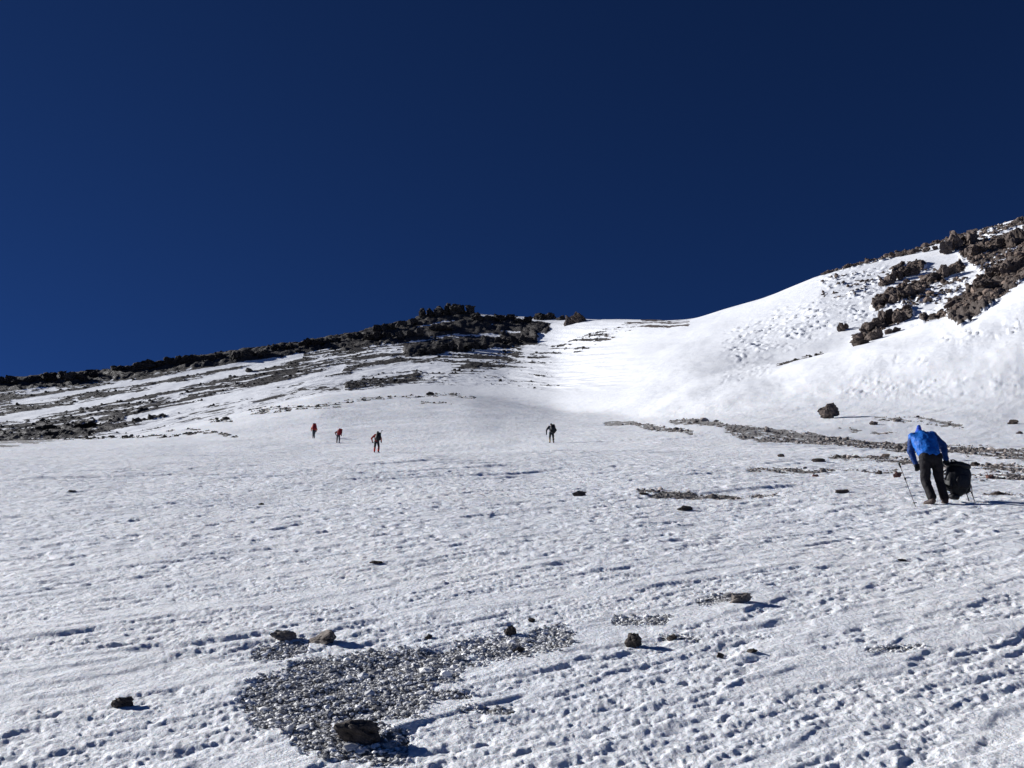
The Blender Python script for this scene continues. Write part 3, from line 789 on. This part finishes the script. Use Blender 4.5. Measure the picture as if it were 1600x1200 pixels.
TMP = bpy.data.scenes.new('tmp'); TRASH = []
def tmp_mesh(o):
    TMP.collection.objects.link(o)
    with bpy.context.temp_override(scene=TMP, view_layer=TMP.view_layers[0]):
        dg = bpy.context.evaluated_depsgraph_get(); dg.update()
        out = bpy.data.meshes.new_from_object(o.evaluated_get(dg))
    TMP.collection.objects.unlink(o)
    return out

_bm = bmesh.new(); bmesh.ops.create_uvsphere(_bm, u_segments=16, v_segments=10, radius=1)
SPH_V = np.array([v.co[:] for v in _bm.verts]); SPH_F = [[v.index for v in f.verts] for f in _bm.faces]; _bm.free()
CIR = np.array([(math.cos(i * math.pi / 8), math.sin(i * math.pi / 8)) for i in range(16)])
CON_F = [[i, (i + 1) % 16, 16 + (i + 1) % 16, 16 + i] for i in range(16)] + [list(range(15, -1, -1)), list(range(16, 32))]
def blob_mesh(name, bones, voxel, smooth_it=4):
    """one continuous surface over tapered limbs. bone: (p0, r0, p1, r1) or ('e', centre, (rx,ry,rz), euler)"""
    VV, FF, nvt = [], [], 0
    def put(tv, tf, m):
        nonlocal nvt
        m = np.array(m); VV.append(tv @ m[:3, :3].T + m[:3, 3]); FF.extend([[i + nvt for i in f] for f in tf]); nvt += len(tv)
    for b in bones:
        if b[0] == 'e':
            put(SPH_V, SPH_F, Matrix.Translation(b[1]) @ (Matrix.Rotation(b[3][2], 4, 'Z') @ Matrix.Rotation(b[3][1], 4, 'Y') @ Matrix.Rotation(b[3][0], 4, 'X')) @ Matrix.Diagonal((*b[2], 1)))
            continue
        p0, r0, p1, r1 = Vector(b[0]), b[1], Vector(b[2]), b[3]
        q = (p1 - p0).to_track_quat('Z', 'Y').to_matrix().to_4x4()
        cv = np.concatenate([np.stack([CIR[:, 0] * r0, CIR[:, 1] * r0, 0 * CIR[:, 0]], 1), np.stack([CIR[:, 0] * r1, CIR[:, 1] * r1, 0 * CIR[:, 0] + (p1 - p0).length], 1)])
        put(cv, CON_F, Matrix.Translation(p0) @ q)
        for p, r in ((p0, r0), (p1, r1)):
            put(SPH_V, SPH_F, Matrix.Translation(p) @ Matrix.Diagonal((r, r, r, 1)))
    me = bpy.data.meshes.new(name + '_raw'); me.from_pydata(np.concatenate(VV).tolist(), [], FF)
    o = bpy.data.objects.new(name + '_raw', me)
    rm = o.modifiers.new('r', 'REMESH'); rm.mode = 'VOXEL'; rm.voxel_size = voxel
    sm = o.modifiers.new('s', 'SMOOTH'); sm.factor = 0.5; sm.iterations = smooth_it
    out = tmp_mesh(o)
    out.name = name
    TRASH.extend([o, me])
    out.polygons.foreach_set('use_smooth', np.ones(len(out.polygons), bool)); out.update()
    return out
def garment(name, bones, mat, parent, voxel, wrinkle=0.0, seed=0, sm=4):
    me = blob_mesh(name, bones, voxel, sm)
    if wrinkle:
        off = Vector((seed, seed * 2, 0))
        nvt = len(me.vertices); co = np.zeros(nvt * 3, np.float32); no = co.copy()
        me.vertices.foreach_get('co', co); me.vertices.foreach_get('normal', no)
        co = co.reshape(-1, 3); no = no.reshape(-1, 3)
        dsp = np.array([mnoise.fractal(Vector(c) * 9 + off, 0.8, 2.0, 3) for c in co.tolist()], np.float32)
        me.vertices.foreach_set('co', (co + no * (wrinkle * dsp)[:, None]).ravel()); me.update()
    me.materials.clear(); me.materials.append(mat)
    return link(bpy.data.objects.new(name, me), parent)
def V3(*a): return Vector(a)
def hand_bones(wrist, direction, side, s=1.0):
    """palm, four bent fingers of unequal length and a thumb from the side of the palm"""
    d = Vector(direction).normalized()
    lat = d.cross(Vector((0, 1, 0))).normalized() * side
    nrm = lat.cross(d).normalized()
    w = Vector(wrist); pc = w + d * 0.05 * s
    out = [(w, .026 * s, pc - lat * .018 * s, .024 * s), (w, .026 * s, pc + lat * .018 * s, .024 * s)]
    kn = w + d * 0.088 * s
    for i, ln in enumerate((.068, .078, .073, .056)):
        b = kn + lat * (0.033 - 0.022 * i) * s
        m1 = b + (d * .75 + nrm * .55).normalized() * ln * .55 * s
        m2 = m1 + (d * .1 + nrm * 1.0).normalized() * ln * .5 * s
        out += [(pc + lat * (0.02 - 0.014 * i) * s, .012 * s, b, .0105 * s), (b, .0105 * s, m1, .0095 * s), (m1, .0095 * s, m2, .0085 * s)]
    t0 = w + d * .03 * s + lat * .03 * s; t1 = t0 + (lat * .8 + d * .6).normalized() * .04 * s; t2 = t1 + (d * .8 + nrm * .6).normalized() * .035 * s
    out += [(t0, .014 * s, t1, .0115 * s), (t1, .0115 * s, t2, .0095 * s)]
    return out

def person(loc, rz, J, clothes, label, voxel, name='person', detail=False):
    """J: joints in metres, feet on z = 0, facing +Y"""
    root = empty(name, loc, rz)
    tag(root, label, 'person')
    P = {k: Vector(v) for k, v in J.items() if k != 'headtilt'}
    hipc = (P['hipL'] + P['hipR']) / 2; shc = (P['shL'] + P['shR']) / 2
    up = (shc - hipc).normalized()
    # body underneath: one continuous figure
    body = []
    for s in 'LR':
        body += [(P['hip' + s], .082, P['knee' + s], .056), (P['knee' + s], .054, P['ank' + s], .038), (P['ank' + s], .04, P['toe' + s], .03),
                 (P['sh' + s], .052, P['elb' + s], .042), (P['elb' + s], .04, P['wri' + s], .028)]
        body += hand_bones(P['wri' + s], P['wri' + s] - P['elb' + s], 1 if s == 'L' else -1)
    body += [(P['hipL'], .085, P['hipR'], .085), (hipc, .10, shc - up * .12, .11), (P['shL'], .07, P['shR'], .07), (shc, .06, P['head'], .055)]
    hd = (P['head'] - shc).normalized()
    fw = Vector(J.get('face', (0, 1, 0))).normalized()
    body += [('e', P['head'], (.075, .092, .112), (J.get('headtilt', 0), 0, 0))]
    hc = P['head']
    body += [(hc + fw * .085 - Vector((0, 0, .01)), .016, hc + fw * .105 - Vector((0, 0, .03)), .016)]
    for sx in (-1, 1):
        body += [('e', hc + Vector((sx * .076, 0, -.01)), (.012, .022, .032), (0, 0, 0))]
    garment('body', body, C_SKIN, root, voxel if not detail else 0.008, 0, 0, 2)
    # trousers
    tr = []
    for s in 'LR':
        kn = P['knee' + s]; an = P['ank' + s]
        tr += [(P['hip' + s], .108, kn, .080), (kn, .078, an + Vector((0, 0, .06)), .066)]
    tr += [(P['hipL'], .112, P['hipR'], .112), (hipc, .13, hipc + up * .10, .13)]
    garment('trousers', tr, clothes['trousers'], root, voxel, .012, 3)
    # boots
    for s in 'LR':
        an, to = P['ank' + s], P['toe' + s]
        b = [(an + Vector((0, 0, .10)), .06, an, .058), (an - Vector((0, .03, .02)), .052, to, .045)]
        garment('boot', b, clothes['boots'], root, voxel, 0, 0, 2)
        if 'gaiters' in clothes:
            kn = P['knee' + s]; m = an + (kn - an) * .88
            garment('gaiter', [(m, .078, an + Vector((0, 0, .05)), .072)], clothes['gaiters'], root, voxel, .006, 5)
    # jacket: torso and sleeves
    jk = [(hipc + up * .05, .158, hipc + up * .22, .150), (P['hipL'] * .8 + hipc * .2 + up * .12, .118, P['shL'] * .72 + shc * .28 - up * .06, .110),
          (P['hipR'] * .8 + hipc * .2 + up * .12, .118, P['shR'] * .72 + shc * .28 - up * .06, .110), (P['shL'], .088, P['shR'], .088), (hipc + up * .2, .150, shc - up * .12, .15), (shc - up * .12, .15, shc, .12),
          (shc, .085, shc + (P['head'] - shc) * .45, .072)]
    if 'hump' in J:
        jk += [('e', hipc + up * .07, (.20, .16, .10), (-.3, .12, 0)), ('e', hipc + up * .33 - Vector((0, .02, 0)), J['hump'], (-.56, 0, 0))]
    sl = []
    for s in 'LR':
        sl += [(P['sh' + s], .085, P['elb' + s], .066), (P['elb' + s], .064, P['wri' + s], .046)]
    if 'sleeves' in clothes:
        jo = garment('jacket', jk, clothes['jacket'], root, voxel, .014, 1)
        garment('sleeve', sl[:2], clothes['sleeves'], jo, voxel, .012, 2)
        garment('sleeve', sl[2:], clothes['sleeves'], jo, voxel, .012, 4)
    else:
        garment('jacket', jk + sl, clothes['jacket'], root, voxel, .014, 1)
    # gloves
    for s, q in (('L', 1), ('R', -1)):
        hb = [(a, r + .005, b, r2 + .005) for a, r, b, r2 in hand_bones(P['wri' + s], P['wri' + s] - P['elb' + s], q)]
        garment('glove', hb, clothes['gloves'], root, 0.008 if detail else voxel, 0, 0, 1)
    # hat
    ht = [('e', hc + Vector((0, -.008, .03)), (.092, .108, .095), (J.get('headtilt', 0), 0, 0))]
    if 'peak' in J:
        ht += [(hc + Vector((0, 0, .06)), .075, hc + Vector(J['peak']), .034)]
    garment('hat', ht, clothes['hat'], root, voxel * .8, .004, 6)
    return root

def rounded_box(name, size, mat, parent, loc, rot=(0, 0, 0), bulge=0.0, seed=0, taper=1.0, round_=0.7):
    bm = bmesh.new(); bmesh.ops.create_cube(bm, size=1)
    bmesh.ops.subdivide_edges(bm, edges=bm.edges[:], cuts=7, use_grid_fill=True)
    for v in bm.verts:
        c = v.co * 2
        n = c.normalized() * 1.18
        q = c.lerp(n, round_)
        q.x *= 1 + (taper - 1) * (0.5 + 0.5 * c.z)
        q += c.normalized() * bulge * mnoise.fractal(c * 1.6 + Vector((seed, 0, 0)), .8, 2, 3)
        v.co = Vector((q.x * size[0] / 2, q.y * size[1] / 2, q.z * size[2] / 2))
    for f in bm.faces: f.smooth = True
    me = bpy.data.meshes.new(name); bm.to_mesh(me); bm.free(); me.materials.append(mat)
    o = bpy.data.objects.new(name, me); o.location = loc; o.rotation_euler = rot
    return link(o, parent)
def tube(name, pts, r, mat, parent=None, seg=8):
    cu = bpy.data.curves.new(name, 'CURVE'); cu.dimensions = '3D'; cu.bevel_depth = 1.0; cu.bevel_resolution = 2; cu.use_fill_caps = True
    sp = cu.splines.new('POLY'); sp.points.add(len(pts) - 1)
    rr = r if isinstance(r, (list, tuple)) else [r] * len(pts)
    for p, q, a in zip(sp.points, pts, rr): p.co = (*q, 1); p.radius = a
    o = bpy.data.objects.new(name, cu)
    me = tmp_mesh(o); TRASH.extend([o, cu])
    me.name = name; me.materials.clear(); me.materials.append(mat)
    for p in me.polygons: p.use_smooth = True
    return link(bpy.data.objects.new(name, me), parent)

def backpack(loc, rz, size, mat, lidmat, label, tilt=(0, 0), straps=True, roll=None, name='backpack'):
    root = empty(name, loc, rz); root.rotation_euler = (tilt[0], tilt[1], rz)
    w, d, h = size
    main = rounded_box('main_compartment', (w * 1.06, d * 1.06, h * 1.05), mat, root, (0, 0, h / 2), bulge=.16, seed=h * 10, round_=.95)
    rounded_box('lid', (w * .92, d * 1.0, h * .24), lidmat, root, (0, 0.0, h * .99), bulge=.08, seed=3)
    for s in (-1, 1):
        rounded_box('side_pocket', (w * .24, d * .6, h * .42), mat, main, (s * w * .5, 0, -h * .2), bulge=.08, seed=s + 5)
    rounded_box('front_pocket', (w * .7, d * .3, h * .5), lidmat, main, (0, -d * .48, -h * .1), bulge=.08, seed=9)
    if straps:
        for s in (-1, 1):
            tube('shoulder_strap', [(s * w * .25, d * .5, h * .9), (s * w * .28, d * .5 + .12, h * .78), (s * w * .33, d * .5 + .13, h * .5), (s * w * .38, d * .48, h * .15)], .017, C_BLACK, root)
    if roll is not None:
        o = tube('sleeping_mat', [(-w * .55, -d * .05, -.06), (w * .55, -d * .05, -.06)], .075, roll, root)
    return tag(root, label, 'backpack')

# --- climber in the blue jacket
g = ground_at(1466, 788)
dist = 18.0
d = pix_dir(1466, 788); bx = d[0] / d[1] * g[1]
print('blue climber at', g)
gz = lambda x, y: hz(g[0] + x, g[1] + y) - g[2]
JB = dict(hipL=(-.14, -.02, .83), hipR=(.05, -.02, .84), kneeL=(-.15, .06, .44), kneeR=(.09, .05, .45), ankL=(-.105, -.02, .09), ankR=(.13, .02, .09),
          toeL=(-.17, .10, .045), toeR=(.16, .16, .05), shL=(-.185, .28, 1.27), shR=(.145, .28, 1.30), elbL=(-.215, .40, 1.04), wriL=(-.16, .38, .82),
          elbR=(.32, .24, 1.10), wriR=(.33, .22, .86), head=(.00, .46, 1.32), hump=(.205, .15, .27), face=(0, .7, -.7), headtilt=-.8, peak=(.0, -.03, .185))
blue = person(g + np.array([0, 0, -.015]), 0, JB, dict(trousers=C_TROU, boots=C_BOOT, jacket=C_BLUE, sleeves=C_SLEEVE, gloves=C_BLACK, hat=C_HAT),
       'person in blue jacket bending forward, lifting a black backpack', 0.011, detail=True)
garment('gaiter', [(JB['kneeL'][0:3], .075, (-.105, -.02, .14), .078)], C_TROU, blue, .011, .01, 8)
garment('gaiter', [(JB['kneeR'][0:3], .075, (.13, .02, .14), .078)], C_TROU, blue, .011, .01, 9)
bp = backpack((g[0] + .47, g[1] + .28, g[2] + .24), 0.35, (.38, .28, .50), C_BLACK, C_BLACK, 'black backpack held by the person in the blue jacket', (0.1, 0.16), True)
tube('carry_loop', [(-.05, .08, .53), (-.16, .03, .57), (-.16, -.03, .57), (-.05, -.05, .54)], .012, C_BLACK, bp)
tube('hip_belt', [(-.14, .12, .12), (-.26, .10, .10), (-.31, .0, .06), (-.24, -.10, .0)], [.05, .055, .045, .03], C_BLACK, bp)
for (x0, z0, x1, z1) in ((.12, .1, .27, -.22), (.16, .2, .40, -.16), (.17, .34, .30, .02)):
    tube('dangling_strap', [(x0, -.05, z0), ((x0 + x1) / 2 + .015, -.06, (z0 + z1) / 2), (x1, -.05, z1)], .008, C_BLACK, bp)
rounded_box('stuff_sack', (.16, .14, .09), C_BLACK, bp, (-.07, -.02, -.08), bulge=.1)
# planted trekking pole
pb = ground_at(1432, 792)
pole = empty('trekking_pole', pb)
top = Vector((-.20, .04, .76))
tube('shaft', [(0, 0, -.05), tuple(top * .93)], [.006, .007], C_METAL, pole)
tube('grip', [tuple(top * .90), tuple(top)], [.014, .016], C_BLACK, pole)
tube('wrist_strap', [tuple(top), tuple(top + Vector((.05, 0, .015))), tuple(top + Vector((.07, 0, -.03)))], .007, C_BLACK, pole)
tube('basket', [tuple(top * .09 - Vector((0, 0, .004))), tuple(top * .09 + Vector((0, 0, .008)))], .035, C_BLACK, pole)
tube('clamp', [tuple(top * .62), tuple(top * .66)], .016, C_BLACK, pole)
tag(pole, 'dark trekking pole planted upright in the snow beside the bending person', 'trekking pole')

# --- far climbers
def stand(feet=.12, lean=.1, step=.1, armL=(-.30, .18, .95), armR=(.30, .18, .95), elbL=(-.33, .0, 1.12), elbR=(.33, .0, 1.12)):
    return dict(hipL=(-.09, 0, .88), hipR=(.09, 0, .88), kneeL=(-feet, step + .05, .47), kneeR=(feet, -step * .3 + .05, .47), ankL=(-feet, step, .09), ankR=(feet, -step, .09),
                toeL=(-feet - .03, step + .17, .045), toeR=(feet + .03, -step + .17, .045), shL=(-.19, lean, 1.40), shR=(.19, lean, 1.40), elbL=elbL, wriL=armL, elbR=elbR, wriR=armR,
                head=(0, lean + .10, 1.60), face=(0, 1, -.2), headtilt=-.2)
def far_person(px, py, h_px, rz, J, clothes, label):
    gg = ground_at(px, py)
    r = math.hypot(gg[0], gg[1]); print('far', px, r, 'implied height', h_px * r / FPX)
    o = person(gg + np.array([0, 0, -.02]), rz, J, clothes, label, 0.016)
    s = h_px * r * 1.02 / FPX / 1.72
    s = min(max(s, .8), 1.25); o.scale = (s, s, s)
    return o, gg, s
def worn(o, gg, s, rz, off, size, mat, lid, label, roll=None, tilt=(-.12, 0)):
    c, q = math.cos(rz), math.sin(rz)
    x, y, z = [v * s for v in off]
    b = backpack((gg[0] + c * x - q * y, gg[1] + q * x + c * y, gg[2] + z), rz, size, mat, lid, label, tilt, True, roll)
    b.scale = (s, s, s)
    return b
o, gg, s = far_person(490, 685, 23, 0.35, stand(.06, .22, .12), dict(trousers=C_GREY, boots=C_BOOT, jacket=C_ORANGE, gloves=C_BLACK, hat=C_MAROON), 'leftmost climber, in an orange jacket under a tall red pack')
worn(o, gg, s, .35, (0, -.16, .93), (.42, .30, .74), C_RED, C_MAROON, 'tall red backpack worn by the leftmost climber', C_BLACK)
o, gg, s = far_person(528, 692, 24, -.15, stand(.15, .28, .05, armL=(-.36, .3, 1.0), elbL=(-.40, .1, 1.18)), dict(trousers=C_GREY, boots=C_BLACK, jacket=C_MAROON, gloves=C_BLACK, hat=C_RED), 'climber in maroon with legs apart, second from the left')
worn(o, gg, s, -.15, (.10, -.12, .90), (.46, .32, .62), C_MAROON, C_RED, 'maroon backpack worn by the second climber from the left', None, (-.25, .2))
o, gg, s = far_person(588, 707, 35, -.2, stand(.17, .08, .04, armL=(-.40, .16, .92), elbL=(-.42, -.02, 1.14)), dict(trousers=C_DKGREY, boots=C_BOOT, jacket=C_RED, gloves=C_BLACK, hat=C_BLACK, gaiters=C_REDG), 'climber in red jacket and bright red gaiters, third from the left')
b3 = worn(o, gg, s, -.2, (.12, -.16, .90), (.36, .26, .56), C_BLACK, C_DKGREY, 'black backpack worn by the climber with red gaiters', None, (-.1, .12))
tube('ice_axe_shaft', [(.12, -.10, .3), (.24, -.10, .80)], .018, C_METAL, b3)
tube('ice_axe_head', [(.18, -.10, .78), (.31, -.10, .80)], .02, C_METAL, b3)
o, gg, s = far_person(862, 692, 33, .1, stand(.14, .12, .06, armL=(-.42, .05, .82), elbL=(-.42, -.08, 1.06), armR=(.32, .3, 1.0), elbR=(.38, .02, 1.1)), dict(trousers=C_DKGREY, boots=C_BLACK, jacket=C_LTGREY, sleeves=C_DKGREY, gloves=C_BLACK, hat=C_BLACK, gaiters=C_BEIGE), 'lone climber in dark clothes and beige gaiters at the centre')
worn(o, gg, s, .1, (.10, -.17, .88), (.36, .26, .58), C_BLACK, C_DKGREY, 'black backpack worn by the climber with beige gaiters', None, (-.15, .0))
print('terrain quads', NR * NA)

bpy.data.scenes.remove(TMP)
bpy.data.batch_remove(TRASH)
